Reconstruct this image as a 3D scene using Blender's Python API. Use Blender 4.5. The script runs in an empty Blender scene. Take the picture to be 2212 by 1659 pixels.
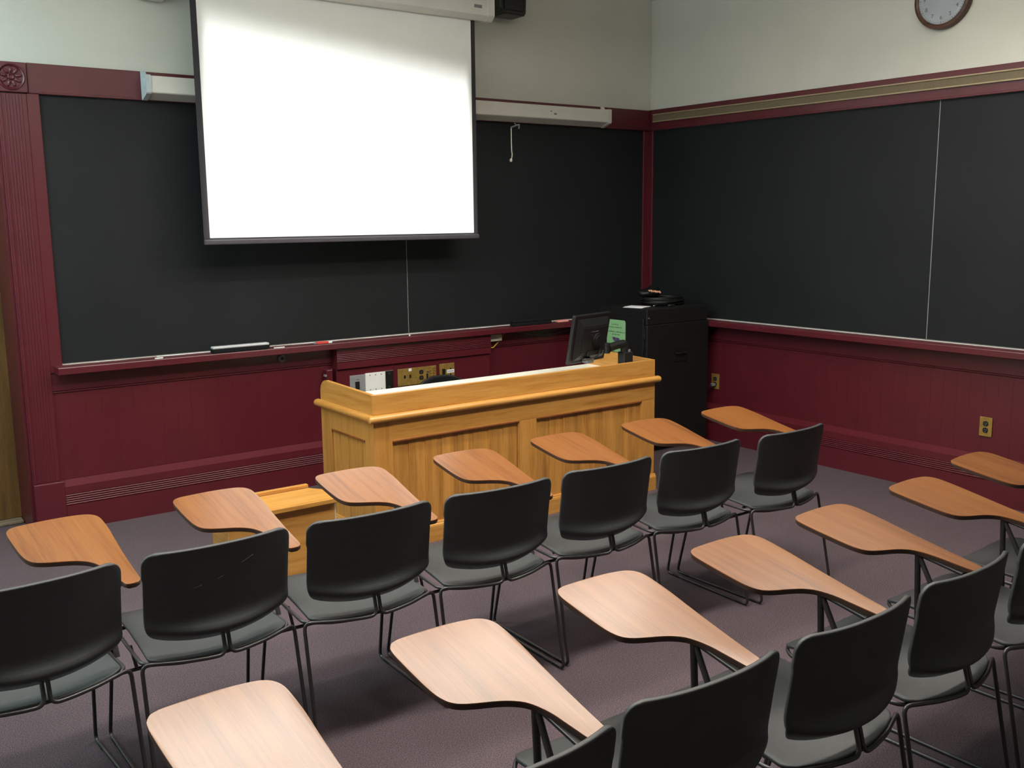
import bpy, bmesh, math, random
from mathutils import Vector, Matrix
random.seed(4)
SC = bpy.context.scene
COL = SC.collection
PI = math.pi

# ------------------------------------------------------------------ materials
def srgb(r, g, b):
    f = lambda v: (v / 12.92 if v <= .04045 else ((v + .055) / 1.055) ** 2.4)
    return (f(r / 255), f(g / 255), f(b / 255), 1)

def new_mat(name, col, rough=.5, metal=0., spec=.5, coat=0.):
    m = bpy.data.materials.new(name)
    m.use_nodes = True
    b = m.node_tree.nodes['Principled BSDF']
    b.inputs['Base Color'].default_value = col
    b.inputs['Roughness'].default_value = rough
    b.inputs['Metallic'].default_value = metal
    b.inputs['Specular IOR Level'].default_value = spec
    b.inputs['Coat Weight'].default_value = coat
    b.inputs['Coat Roughness'].default_value = .23
    return m, m.node_tree.nodes, m.node_tree.links, b

def add_noise(mat, amount=.15, scale=8., bump=0., bscale=200., rough_var=0., stretch=(1, 1, 1)):
    """mottles the colour a little and adds a fine bump"""
    m, N, L, b = mat
    tc = N.new('ShaderNodeTexCoord')
    mp = N.new('ShaderNodeMapping'); mp.inputs['Scale'].default_value = stretch
    L.new(tc.outputs['Object'], mp.inputs['Vector'])
    if amount:
        n = N.new('ShaderNodeTexNoise'); n.inputs['Scale'].default_value = scale; n.inputs['Detail'].default_value = 5
        L.new(mp.outputs['Vector'], n.inputs['Vector'])
        c = b.inputs['Base Color'].default_value[:]
        r = N.new('ShaderNodeValToRGB')
        r.color_ramp.elements[0].position = .3; r.color_ramp.elements[1].position = .7
        r.color_ramp.elements[0].color = [v * (1 - amount) for v in c[:3]] + [1]
        r.color_ramp.elements[1].color = [min(1, v * (1 + amount)) for v in c[:3]] + [1]
        L.new(n.outputs['Fac'], r.inputs['Fac']); L.new(r.outputs['Color'], b.inputs['Base Color'])
    if bump:
        n2 = N.new('ShaderNodeTexNoise'); n2.inputs['Scale'].default_value = bscale; n2.inputs['Detail'].default_value = 3
        L.new(tc.outputs['Object'], n2.inputs['Vector'])
        bp = N.new('ShaderNodeBump'); bp.inputs['Strength'].default_value = bump; bp.inputs['Distance'].default_value = .002
        L.new(n2.outputs['Fac'], bp.inputs['Height']); L.new(bp.outputs['Normal'], b.inputs['Normal'])
    return m

def simple(name, col, rough=.5, metal=0., spec=.5, amount=.08, scale=10., bump=0., bscale=200., coat=0.):
    return add_noise(new_mat(name, col, rough, metal, spec, coat), amount, scale, bump, bscale)

def wood(name, light, mid, dark, axis, rough=.4, spec=.5, fine=1., coat=0., plank=0., dist=2.2, w=(.5, .22, .28), st=.07, wob=.4, flat=False):
    """grain running along the given axis"""
    m, N, L, b = new_mat(name, mid, rough, 0, spec, coat)
    tc = N.new('ShaderNodeTexCoord'); oi = N.new('ShaderNodeObjectInfo')
    ad = N.new('ShaderNodeVectorMath'); ad.operation = 'ADD'
    mul = N.new('ShaderNodeVectorMath'); mul.operation = 'SCALE'; mul.inputs['Scale'].default_value = 7.3
    cx = N.new('ShaderNodeCombineXYZ')
    for i in range(3): L.new(oi.outputs['Random'], cx.inputs[i])
    L.new(cx.outputs[0], mul.inputs[0]); L.new(tc.outputs['Object'], ad.inputs[0]); L.new(mul.outputs[0], ad.inputs[1])
    mp = N.new('ShaderNodeMapping')
    s = [1., 1., 1.]; s[axis] = st
    if flat: s[2] = .02
    mp.inputs['Scale'].default_value = [v * fine for v in s]
    L.new(ad.outputs[0], mp.inputs['Vector'])
    n1 = N.new('ShaderNodeTexNoise'); n1.inputs['Scale'].default_value = 30; n1.inputs['Detail'].default_value = 8; n1.inputs['Roughness'].default_value = .65
    n1.inputs['Distortion'].default_value = wob
    n2 = N.new('ShaderNodeTexNoise'); n2.inputs['Scale'].default_value = 170; n2.inputs['Detail'].default_value = 4
    n3 = N.new('ShaderNodeTexNoise'); n3.inputs['Scale'].default_value = 8; n3.inputs['Detail'].default_value = 2; n3.inputs['Distortion'].default_value = dist
    for n in (n1, n2, n3): L.new(mp.outputs['Vector'], n.inputs['Vector'])
    a = N.new('ShaderNodeMath'); a.operation = 'MULTIPLY_ADD'; a.inputs[1].default_value = w[0]
    L.new(n1.outputs['Fac'], a.inputs[0])
    a2 = N.new('ShaderNodeMath'); a2.operation = 'MULTIPLY_ADD'; a2.inputs[1].default_value = w[1]
    L.new(n2.outputs['Fac'], a2.inputs[0])
    a3 = N.new('ShaderNodeMath'); a3.operation = 'MULTIPLY'; a3.inputs[1].default_value = w[2]
    L.new(n3.outputs['Fac'], a3.inputs[0]); L.new(a3.outputs[0], a2.inputs[2]); L.new(a2.outputs[0], a.inputs[2])
    r = N.new('ShaderNodeValToRGB')
    e = r.color_ramp.elements
    e[0].position = .36; e[0].color = dark; e[1].position = .62; e[1].color = light
    k = e.new(.49); k.color = mid
    L.new(a.outputs[0], r.inputs['Fac'])
    out = r.outputs['Color']
    if plank:
        sx = N.new('ShaderNodeSeparateXYZ'); L.new(tc.outputs['Object'], sx.inputs[0])
        pl = N.new('ShaderNodeVectorMath'); pl.operation = 'SNAP'; pl.inputs[1].default_value = (plank, plank * 40, 40)
        L.new(tc.outputs['Object'], pl.inputs[0])
        wn = N.new('ShaderNodeTexWhiteNoise'); L.new(pl.outputs[0], wn.inputs['Vector'])
        mr = N.new('ShaderNodeMapRange'); mr.inputs['To Min'].default_value = .82; mr.inputs['To Max'].default_value = 1.1
        L.new(wn.outputs['Value'], mr.inputs['Value'])
        mx = N.new('ShaderNodeVectorMath'); mx.operation = 'SCALE'
        L.new(out, mx.inputs[0]); L.new(mr.outputs[0], mx.inputs['Scale']); out = mx.outputs[0]
    L.new(out, b.inputs['Base Color'])
    bp = N.new('ShaderNodeBump'); bp.inputs['Strength'].default_value = .08; bp.inputs['Distance'].default_value = .001
    L.new(n2.outputs['Fac'], bp.inputs['Height']); L.new(bp.outputs['Normal'], b.inputs['Normal'])
    return m

M = {}
M['plaster'] = simple('plaster', srgb(206, 206, 198), .85, spec=.2, amount=.025, scale=3, bump=.25, bscale=240)
M['ceiling'] = simple('ceiling_paint', srgb(225, 225, 220), .9, spec=.2, amount=.02, scale=4, bump=.3, bscale=120)
M['maroon'] = simple('maroon_paint', srgb(86, 25, 35), .34, spec=.65, amount=.07, scale=5, bump=.12, bscale=45)
M['board'] = simple('slate_black', srgb(23, 26, 29), .62, spec=.3, amount=.14, scale=2.2, bump=.1, bscale=300)
M['chalk'] = simple('chalk_white', srgb(215, 214, 214), .95, spec=.1, amount=.1, scale=60)
M['seam'] = simple('seam_white', srgb(140, 140, 138), .7, amount=.15, scale=30)
M['pink_chalk'] = simple('chalk_pink', srgb(240, 160, 155), .95, amount=.05)
M['red_chalk'] = simple('chalk_red', srgb(215, 70, 65), .9, amount=.05)
M['oak_h'] = wood('oak_along', srgb(200, 148, 78), srgb(188, 134, 64), srgb(166, 110, 49), 0, .33, .5, 1., .15)
M['oak_y'] = wood('oak_deep', srgb(200, 148, 78), srgb(188, 134, 64), srgb(166, 110, 49), 1, .33, .5, 1., .15)
M['oak_v'] = wood('oak_upright', srgb(196, 142, 72), srgb(183, 128, 60), srgb(162, 107, 47), 2, .38, .5, 1., .1)
M['oak_plank'] = wood('oak_planks', srgb(196, 142, 72), srgb(183, 128, 60), srgb(160, 105, 47), 2, .4, .5, 1., .05, plank=.036)
M['oak_dark'] = wood('oak_dark_moulding', srgb(140, 84, 40), srgb(122, 70, 32), srgb(96, 52, 22), 0, .4)  # darker oak of the trim over the desk panels
M['white_top'] = simple('white_laminate', srgb(246, 243, 230), .35, amount=.02)
M['walnut'] = wood('tablet_laminate', srgb(138, 87, 40), srgb(127, 76, 33), srgb(102, 58, 25), 1, .36, .45, 1.3, .75, dist=.8, w=(.5, .25, .25), st=.03, wob=.15, flat=True)
M['tablet_edge'] = simple('tablet_edge_band', srgb(62, 42, 34), .4, amount=.1)
M['poly'] = simple('charcoal_plastic', srgb(56, 58, 59), .45, spec=.5, amount=.06, scale=40, bump=.35, bscale=900)
M['frame'] = simple('dark_grey_frame', srgb(52, 49, 50), .3, spec=.6, amount=.1, scale=60)
M['black_metal'] = simple('black_cabinet', srgb(20, 20, 21), .5, spec=.4, amount=.1, scale=6, bump=.15, bscale=500)
M['black_plastic'] = simple('black_plastic', srgb(24, 25, 26), .42, spec=.5, amount=.08, bump=.1, bscale=600)
M['soft_black'] = simple('black_rubber', srgb(14, 14, 15), .5, amount=.15)
M['grey_plastic'] = simple('grey_plastic', srgb(120, 120, 122), .45)
M['silver'] = simple('silver_metal', srgb(190, 190, 192), .3, metal=.9, amount=.05)
M['grip_silver'] = simple('brushed_grip', srgb(200, 200, 203), .35, metal=.1, amount=.04)
M['plate_grey'] = simple('satin_steel', srgb(150, 150, 152), .45, metal=.25, amount=.05)
M['plate_white'] = simple('white_plate', srgb(232, 231, 226), .45, amount=.03)
M['brass'] = simple('aged_brass', srgb(158, 128, 66), .38, metal=.35, amount=.2, scale=25)
M['rail'] = simple('tan_aluminium', srgb(165, 148, 120), .42, metal=.3, amount=.06)
M['rail_dark'] = simple('tan_cork', srgb(108, 97, 76), .8, amount=.1, scale=80)
M['case'] = simple('white_enamel', srgb(212, 210, 203), .4, amount=.03)
M['case_grey'] = simple('grey_end_cap', srgb(180, 190, 196), .45, amount=.04)
M['screen'] = simple('screen_white', srgb(232, 234, 232), .9, spec=.1, amount=.01)
M['screen_border'] = simple('screen_border', srgb(46, 43, 48), .8, amount=.05)
M['bar'] = simple('dark_bar', srgb(76, 72, 80), .45, metal=.2, amount=.05)
M['cord'] = simple('white_cord', srgb(225, 222, 214), .9, amount=.1, scale=150)
M['green'] = simple('green_paper', srgb(142, 190, 138), .85, spec=.15, amount=.03)
M['ink'] = simple('black_ink', srgb(30, 40, 34), .9, amount=.05)
M['purple'] = simple('purple_ink', srgb(84, 66, 108), .9, amount=.3, scale=60)
M['paper'] = simple('white_paper', srgb(232, 232, 235), .85, spec=.15, amount=.03)
M['orange'] = simple('orange_print', srgb(225, 165, 135), .7, amount=.35, scale=90)
M['yellow'] = simple('yellow_cable', srgb(200, 165, 60), .5, amount=.06)
M['beige'] = simple('beige_plastic', srgb(196, 186, 164), .5, amount=.04)
M['blue'] = simple('blue_connector', srgb(45, 62, 150), .5, amount=.1)
M['door'] = wood('door_oak_dark', srgb(120, 88, 44), srgb(104, 75, 36), srgb(80, 56, 26), 2, .5)
M['threshold'] = simple('threshold_wood', srgb(120, 104, 86), .6, amount=.2, scale=20)
M['clock_frame'] = wood('clock_frame', srgb(98, 62, 46), srgb(80, 50, 38), srgb(56, 36, 28), 1, .4)
M['clock_face'] = simple('clock_face', srgb(214, 222, 232), .6, amount=.03)
M['felt'] = simple('black_felt', srgb(30, 30, 32), .95, spec=.1, amount=.25, scale=120)

def carpet():
    m, N, L, b = new_mat('carpet', srgb(92, 76, 84), .95, 0, .1)
    tc = N.new('ShaderNodeTexCoord')
    n1 = N.new('ShaderNodeTexNoise'); n1.inputs['Scale'].default_value = 230; n1.inputs['Detail'].default_value = 7; n1.inputs['Roughness'].default_value = .9
    n2 = N.new('ShaderNodeTexNoise'); n2.inputs['Scale'].default_value = 3; n2.inputs['Detail'].default_value = 3
    n3 = N.new('ShaderNodeTexNoise'); n3.inputs['Scale'].default_value = 75; n3.inputs['Detail'].default_value = 6; n3.inputs['Roughness'].default_value = .75
    for n in (n1, n2, n3): L.new(tc.outputs['Object'], n.inputs['Vector'])
    r = N.new('ShaderNodeValToRGB'); e = r.color_ramp.elements
    e[0].position = .4; e[0].color = srgb(34, 28, 32); e[1].position = .61; e[1].color = srgb(140, 126, 128)
    k = e.new(.5); k.color = srgb(76, 66, 71)
    L.new(n1.outputs['Fac'], r.inputs['Fac'])
    r3 = N.new('ShaderNodeValToRGB'); e = r3.color_ramp.elements
    e[0].position = .35; e[0].color = srgb(90, 65, 74); e[1].position = .65; e[1].color = srgb(68, 66, 71)
    L.new(n3.outputs['Fac'], r3.inputs['Fac'])
    mx = N.new('ShaderNodeMix'); mx.data_type = 'RGBA'; mx.inputs[0].default_value = .35
    L.new(r.outputs['Color'], mx.inputs[6]); L.new(r3.outputs['Color'], mx.inputs[7])
    mr = N.new('ShaderNodeMapRange'); mr.inputs['To Min'].default_value = .9; mr.inputs['To Max'].default_value = 1.1
    L.new(n2.outputs['Fac'], mr.inputs['Value'])
    sc = N.new('ShaderNodeVectorMath'); sc.operation = 'SCALE'
    L.new(mx.outputs[2], sc.inputs[0]); L.new(mr.outputs[0], sc.inputs['Scale']); L.new(sc.outputs[0], b.inputs['Base Color'])
    bp = N.new('ShaderNodeBump'); bp.inputs['Strength'].default_value = .3; bp.inputs['Distance'].default_value = .002
    L.new(n1.outputs['Fac'], bp.inputs['Height']); L.new(bp.outputs['Normal'], b.inputs['Normal'])
    return m
M['carpet'] = carpet()

def glass_mat():
    m, N, L, b = new_mat('clock_glass', (1, 1, 1, 1), .02, 0, .5)
    b.inputs['Transmission Weight'].default_value = 1.; b.inputs['IOR'].default_value = 1.45
    return m
M['glass'] = glass_mat()

# ------------------------------------------------------------------ mesh helpers
def box(bm, x0, x1, y0, y1, z0, z1, bev=0., seg=2):
    vs = [bm.verts.new((x, y, z)) for x in (x0, x1) for y in (y0, y1) for z in (z0, z1)]
    f = [(0, 1, 3, 2), (4, 6, 7, 5), (0, 4, 5, 1), (2, 3, 7, 6), (0, 2, 6, 4), (1, 5, 7, 3)]
    fs = [bm.faces.new([vs[i] for i in q]) for q in f]
    if bev:
        es = list({e for q in fs for e in q.edges})
        bmesh.ops.bevel(bm, geom=es, offset=bev, segments=seg, affect='EDGES', profile=.5)
    return vs

def tbox(bm, mat, sx, sy, sz, bev=0., seg=2):
    """box of full size sx,sy,sz centred on mat (a 4x4)"""
    t = bmesh.new(); box(t, -sx / 2, sx / 2, -sy / 2, sy / 2, -sz / 2, sz / 2, bev, seg)
    t.transform(mat); me = bpy.data.meshes.new('t'); t.to_mesh(me); t.free()
    bm.from_mesh(me); bpy.data.meshes.remove(me)

def fillet(pts, r, n=5):
    pts = [Vector(p) for p in pts]
    out = [pts[0]]
    for i in range(1, len(pts) - 1):
        a, p, b = pts[i - 1], pts[i], pts[i + 1]
        u = (a - p); v = (b - p)
        d = min(r, u.length * .49, v.length * .49)
        u.normalize(); v.normalize()
        A = p + u * d; B = p + v * d
        for k in range(n + 1):
            t = k / n
            out.append(A * (1 - t) ** 2 + p * 2 * t * (1 - t) + B * t * t)
    out.append(pts[-1])
    return out

def tube(bm, pts, r, seg=10, caps=True, close=False):
    pts = [Vector(p) for p in pts]
    n = len(pts)
    rs = r if isinstance(r, (list, tuple)) else [r] * n
    nrm = None; rings = []
    for i, p in enumerate(pts):
        if close: t = pts[(i + 1) % n] - pts[i - 1]
        else: t = (pts[min(i + 1, n - 1)] - pts[max(i - 1, 0)])
        t.normalize()
        if nrm is None:
            nrm = t.orthogonal().normalized()
        nrm = (nrm - t * nrm.dot(t)).normalized()
        b = t.cross(nrm)
        rings.append([bm.verts.new(p + (nrm * math.cos(2 * PI * k / seg) + b * math.sin(2 * PI * k / seg)) * rs[i]) for k in range(seg)])
    m = n if close else n - 1
    for i in range(m):
        A, B = rings[i], rings[(i + 1) % n]
        for k in range(seg):
            bm.faces.new((A[k], A[(k + 1) % seg], B[(k + 1) % seg], B[k]))
    if caps and not close:
        bm.faces.new(rings[0][::-1]); bm.faces.new(rings[-1])

def prism(bm, poly, mat, d0, d1, bev=0.):
    """polygon in local xy extruded along local z from d0 to d1, placed by mat"""
    a = [bm.verts.new(mat @ Vector((x, y, d0))) for x, y in poly]
    b = [bm.verts.new(mat @ Vector((x, y, d1))) for x, y in poly]
    n = len(poly); fs = []
    fs.append(bm.faces.new(a[::-1])); fs.append(bm.faces.new(b))
    side = [bm.faces.new((a[i], a[(i + 1) % n], b[(i + 1) % n], b[i])) for i in range(n)]
    if bev:
        es = [e for e in fs[1].edges] + [e for e in fs[0].edges]
        bmesh.ops.bevel(bm, geom=es, offset=bev, segments=2, affect='EDGES', profile=.5)
    return fs

FRONT = Matrix(((0, 0, 1, 0), (-1, 0, 0, 0), (0, 1, 0, 0), (0, 0, 0, 1)))   # (d, z, x): d out of the front wall
RIGHT = Matrix(((-1, 0, 0, 0), (0, 0, 1, 0), (0, 1, 0, 0), (0, 0, 0, 1)))   # (d, z, y): d out of the right wall
def profile_run(bm, prof, mat, a, b): prism(bm, prof, mat, a, b)

def disc(bm, mat, r, h, seg=24, r2=None):
    t = bmesh.new()
    bmesh.ops.create_cone(t, cap_ends=True, segments=seg, radius1=r, radius2=r if r2 is None else r2, depth=h)
    t.transform(mat); me = bpy.data.meshes.new('t'); t.to_mesh(me); t.free()
    bm.from_mesh(me); bpy.data.meshes.remove(me)

def ball(bm, mat, r, u=16, v=10):
    t = bmesh.new(); bmesh.ops.create_uvsphere(t, u_segments=u, v_segments=v, radius=r)
    t.transform(mat); me = bpy.data.meshes.new('t'); t.to_mesh(me); t.free()
    bm.from_mesh(me); bpy.data.meshes.remove(me)

def lathe(bm, prof, mat, seg=40):
    rings = []
    for r, z in prof:
        rings.append([bm.verts.new(mat @ Vector((r * math.cos(2 * PI * k / seg), r * math.sin(2 * PI * k / seg), z))) for k in range(seg)])
    for i in range(len(prof) - 1):
        for k in range(seg):
            bm.faces.new((rings[i][k], rings[i][(k + 1) % seg], rings[i + 1][(k + 1) % seg], rings[i + 1][k]))
    return rings

def flat_edges(me):
    """a large flat face keeps its own normal where a narrow bevel meets it"""
    fa = {}
    for p in me.polygons:
        for k in p.edge_keys: fa.setdefault(k, []).append(p)
    at = me.attributes.get('sharp_edge') or me.attributes.new('sharp_edge', 'BOOLEAN', 'EDGE')
    for e in me.edges:
        ps = fa.get(e.key, ())
        if len(ps) == 2 and not at.data[e.index].value:
            a, b = ps
            if a.normal.dot(b.normal) < .985 and max(a.area, b.area) > 2.5 * min(a.area, b.area):
                at.data[e.index].value = True

def obj(name, bm, mat, parent=None, smooth=35., loc=None):
    bmesh.ops.recalc_face_normals(bm, faces=bm.faces[:])
    me = bpy.data.meshes.new(name); bm.to_mesh(me); bm.free()
    for m in (mat if isinstance(mat, list) else [mat]): me.materials.append(m)
    if smooth:
        me.polygons.foreach_set('use_smooth', [True] * len(me.polygons))
        me.set_sharp_from_angle(angle=math.radians(smooth))
        if smooth < 45: flat_edges(me)
    o = bpy.data.objects.new(name, me); COL.objects.link(o)
    if parent: o.parent = parent
    if loc: o.location = loc
    return o

def thing(name, label, cat, loc=(0, 0, 0), rz=0., group=None):
    o = bpy.data.objects.new(name, None); COL.objects.link(o)
    o.location = loc; o.rotation_euler = (0, 0, rz); o.empty_display_size = .1
    o['label'] = label; o['category'] = cat
    if group: o['group'] = group
    return o

def tag(o, label, cat, group=None):
    o['label'] = label; o['category'] = cat
    if group: o['group'] = group
    return o

def struct(name, bm, mat, label, cat, parent=None, smooth=35.):
    o = obj(name, bm, mat, parent, smooth)
    o['kind'] = 'structure'; o['label'] = label; o['category'] = cat
    return o

def B(): return bmesh.new()
T = Matrix.Translation
def Rx(a): return Matrix.Rotation(a, 4, 'X')
def Ry(a): return Matrix.Rotation(a, 4, 'Y')
def Rz(a): return Matrix.Rotation(a, 4, 'Z')

# ------------------------------------------------------------------ camera
f_px = 2126.7
right = Vector((0.80371393, -0.59493155, -0.01001903)); up = Vector((0.10678427, 0.12765284, 0.98605369)); fwd = Vector((0.58535549, 0.79357495, -0.1661257))
cam = bpy.data.cameras.new('camera'); cam.sensor_width = 36; cam.sensor_fit = 'HORIZONTAL'; cam.lens = f_px / 2212 * 36
co = bpy.data.objects.new('camera', cam); COL.objects.link(co)
mw = Matrix.Identity(4)
for i in range(3):
    mw[i][0] = right[i]; mw[i][1] = up[i]; mw[i][2] = -fwd[i]
mw[0][3], mw[1][3], mw[2][3] = -6.0547, -6.1968, 1.8168
co.matrix_world = mw
cam.clip_start = .05
SC.camera = co

# ------------------------------------------------------------------ room shell
ZC = 3.585                       # ceiling
XL, YB = -7.6, -8.6              # left and back walls
ZT0, ZT1 = 2.531, 2.697          # rail above the chalkboards
bm = B(); box(bm, XL, .0, YB, .55, -.1, 0); struct('floor', bm, M['carpet'], 'purple grey speckled carpet covering the floor', 'floor', smooth=0)
bm = B(); box(bm, XL, .0, YB, .55, ZC, ZC + .1); struct('ceiling', bm, M['ceiling'], 'pale painted ceiling', 'ceiling', smooth=0)
bm = B()
box(bm, -4.992, .0, .002, .5, 0, ZC); box(bm, XL, -6.02, .002, .5, 0, ZC); box(bm, -6.02, -4.992, .002, .5, 2.535, ZC)
struct('wall_front', bm, M['plaster'], 'pale plaster wall above the front chalkboard', 'wall', smooth=0)
bm = B(); box(bm, .002, .15, YB, .5, 0, ZC); struct('wall_right', bm, M['plaster'], 'pale plaster wall with the round clock', 'wall', smooth=0)
bm = B(); box(bm, XL - .15, XL, YB, .5, 0, ZC); struct('wall_left', bm, M['plaster'], 'pale side wall', 'wall', smooth=0)
bm = B(); box(bm, XL, .15, YB - .15, YB, 0, ZC); struct('wall_back', bm, M['plaster'], 'pale back wall', 'wall', smooth=0)

# doorway in the front wall
bm = B()
box(bm, -6.0, -5.012, .345, .395, .025, 2.5)
for (x0, x1, z0, z1) in ((-5.88, -5.13, .25, .95), (-5.88, -5.13, 1.1, 2.35)):
    box(bm, x0, x1, .338, .346, z0, z1, .006)
d = struct('door_1', bm, M['door'], 'dark brown wooden door set back beside the maroon casing', 'door')
bm = B(); box(bm, -5.012, -4.9935, .001, .5, 0, 2.534); box(bm, -6.02, -6.002, .0, .5, 0, 2.534); box(bm, -6.002, -5.012, .0, .5, 2.516, 2.534)
struct('trim_1', bm, M['maroon'], 'dark maroon jamb lining the doorway', 'door frame', smooth=0)
bm = B(); box(bm, -6.0, -5.014, .27, .40, .0005, .022, .006); struct('trim_2', bm, M['threshold'], 'worn wooden threshold under the brown door', 'threshold')

def reeds(d, z0, z1, n, h=.006):
    """profile points of n half-round reeds between heights z0 and z1 at depth d (going up)"""
    out = []; p = (z1 - z0) / n
    for i in range(n):
        for k in range(7):
            a = PI * k / 6
            out.append((d - h + h * math.sin(a) * 1.25, z0 + p * (i + .5) - p * .5 * math.cos(a)))
    return out

# fluted casing at the left of the board, its rosette block and its plinth
bm = B()
box(bm, -4.996, -4.845, -.022, .0, .302, ZT0 - .002, .004)
for k in range(6):
    x = -4.955 + k * .016
    tube(bm, [(x, -.0215, .31), (x, -.0215, ZT0 - .01)], .0042, 8)
box(bm, -4.99, -4.975, -.03, .0, .302, ZT0 - .002, .004)
box(bm, -4.846, -4.779, -.018, .0, .947, ZT0, .003)
struct('trim_3', bm, M['maroon'], 'maroon fluted casing left of the front chalkboard', 'trim')
bm = B()
box(bm, -5.0, -4.836, -.034, .0, ZT0 + .001, ZT1 - .003, .004)
cm = T((-4.918, -.034, 2.614)) @ Rx(PI / 2)
lathe(bm, [(.072, -.001), (.072, .006), (.066, .01), (.06, .006), (.056, .001)], cm, 48)
lathe(bm, [(.018, .0), (.018, .006), (.013, .011), (.006, .008), (.001, .008)], cm, 24)
for k in range(9):
    a = 2 * PI * k / 9 + .17
    ball(bm, cm @ T((math.cos(a) * .037, math.sin(a) * .037, .002)) @ Rz(a) @ Matrix.Diagonal((1.7, .95, .7, 1)), .0105, 12, 8)
    ball(bm, cm @ T((math.cos(a) * .045, math.sin(a) * .045, .004)) @ Matrix.Diagonal((1, 1, .8, 1)), .0085, 10, 6)
struct('trim_4', bm, M['maroon'], 'maroon corner block carved with a round flower', 'trim')
bm = B(); box(bm, -4.997, -4.829, -.05, .0, 0, .302, .004)
struct('trim_5', bm, M['maroon'], 'plain maroon plinth block under the fluted casing', 'trim')
# header of the doorway beyond the rosette
bm = B(); box(bm, -6.1, -5.002, -.022, .0, ZT0 + .008, ZT1 - .005, .004); struct('trim_6', bm, M['maroon'], 'maroon header over the brown door', 'trim')

# rail over the boards, corner posts
bm = B(); box(bm, -4.834, -.024, -.02, .0, ZT0, ZT1, .004)
box(bm, -4.778, -.092, -.025, -.019, ZT0 - .001, ZT0 + .012, .003)
struct('trim_7', bm, M['maroon'], 'maroon rail above the front chalkboard', 'trim')
bm = B(); box(bm, -.022, .0, -6.2, -.0, ZT0, ZT1 + .004, .004)
box(bm, -.028, -.021, -6.2, -.052, ZT0 - .001, ZT0 + .012, .003)
struct('trim_8', bm, M['maroon'], 'maroon rail above the right chalkboard', 'trim')
bm = B(); box(bm, -.091, -.001, -.018, .0, .99, ZT0 - .002, .003); box(bm, -.018, .0, -.051, -.018, .99, ZT0 - .002, .003)
struct('trim_9', bm, M['maroon'], 'maroon upright between the two chalkboards in the corner', 'trim')

# wainscot with beaded boards
def beads(bm, mat, a, b, z0, z1, step=.0905):
    """flat boards with a narrow bead and groove between them"""
    x = a
    while x < b - .001:
        e = min(x + step, b)
        prism(bm, [(0, z0), (.005, z0), (.005, z1), (0, z1)], mat, x, e - .013)
        prism(bm, [(0, z0), (.0041, z0), (.0041, z1), (0, z1)], mat, e - .013, e)
        x = e
bm = B(); beads(bm, FRONT, -4.846, -3.045, .302, .825); beads(bm, FRONT, -1.745, -.01, .30, .825)
prism(bm, [(0, .825), (.008, .825), (.014, .83), (.009, .836), (.016, .842), (.016, .9395), (0, .9395)], FRONT, -4.846, -3.045)
prism(bm, [(0, .825), (.008, .825), (.014, .83), (.009, .836), (.016, .842), (.016, .9395), (0, .9395)], FRONT, -1.745, -.01)
struct('trim_10', bm, M['maroon'], 'maroon beaded panelling under the front chalkboard', 'wainscot')
bm = B(); beads(bm, RIGHT, -6.2, -.02, .30, .815)
prism(bm, [(0, .815), (.008, .815), (.014, .82), (.009, .826), (.016, .832), (.016, .9345), (0, .9345)], RIGHT, -6.2, -.02)
struct('trim_11', bm, M['maroon'], 'maroon beaded panelling under the right chalkboard', 'wainscot')

# reeded baseboards
bp = [(0, 0), (.05, 0), (.05, .148)] + reeds(.05, .15, .217, 5) + [(.05, .219), (.05, .266), (.0, .303)]
bm = B(); profile_run(bm, bp, FRONT, -4.829, -3.045); profile_run(bm, bp, FRONT, -1.745, -.052)
struct('baseboard_front', bm, M['maroon'], 'tall maroon reeded baseboard along the front wall', 'baseboard')
bm = B(); profile_run(bm, bp, RIGHT, -6.2, -.0)
struct('baseboard_right', bm, M['maroon'], 'tall maroon reeded baseboard along the right wall', 'baseboard')

# boxed-out section of the panelling under the tray
ub = [(0, .80), (.092, .80), (.092, .845)] + reeds(.092, .846, .905, 5) + [(.092, .907), (.092, .9395), (0, .9395)]
bm = B(); profile_run(bm, ub, FRONT, -3.043, -1.747)
box(bm, -3.04, -1.75, -.074, .0, 0, .801, .003)
struct('trim_12', bm, M['maroon'], 'maroon boxed section of panelling holding the wall plates', 'wainscot')

# ------------------------------------------------------------------ chalkboards and trays
t = thing('chalkboard', 'long black chalkboard behind the projection screen', 'chalkboard', (-2.4, 0, 1.0))
for a, b in ((-4.7785, -2.4195), (-2.4155, -.0915)):
    bm = B(); box(bm, a + 2.4, b + 2.4, -.004, .0, .0, ZT0 - 1.001); obj('panel', bm, M['board'], t, 0)
bm = B(); box(bm, -.0195, -.0155, -.0046, .0, .0, ZT0 - 1.001); obj('seam_strip', bm, M['seam'], t, 0)
t = thing('chalkboard', 'long black chalkboard on the right wall below the clock', 'chalkboard', (0, -2.6, 1.0))
for a, b in ((-6.2, -2.621), (-2.616, -.0515)):
    bm = B(); box(bm, -.004, .0, a + 2.6, b + 2.6, .0, ZT0 - 1.001); obj('panel', bm, M['board'], t, 0)
bm = B(); box(bm, -.0046, .0, -.021, -.016, .0, ZT0 - 1.001); obj('seam_strip', bm, M['seam'], t, 0)

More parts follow.
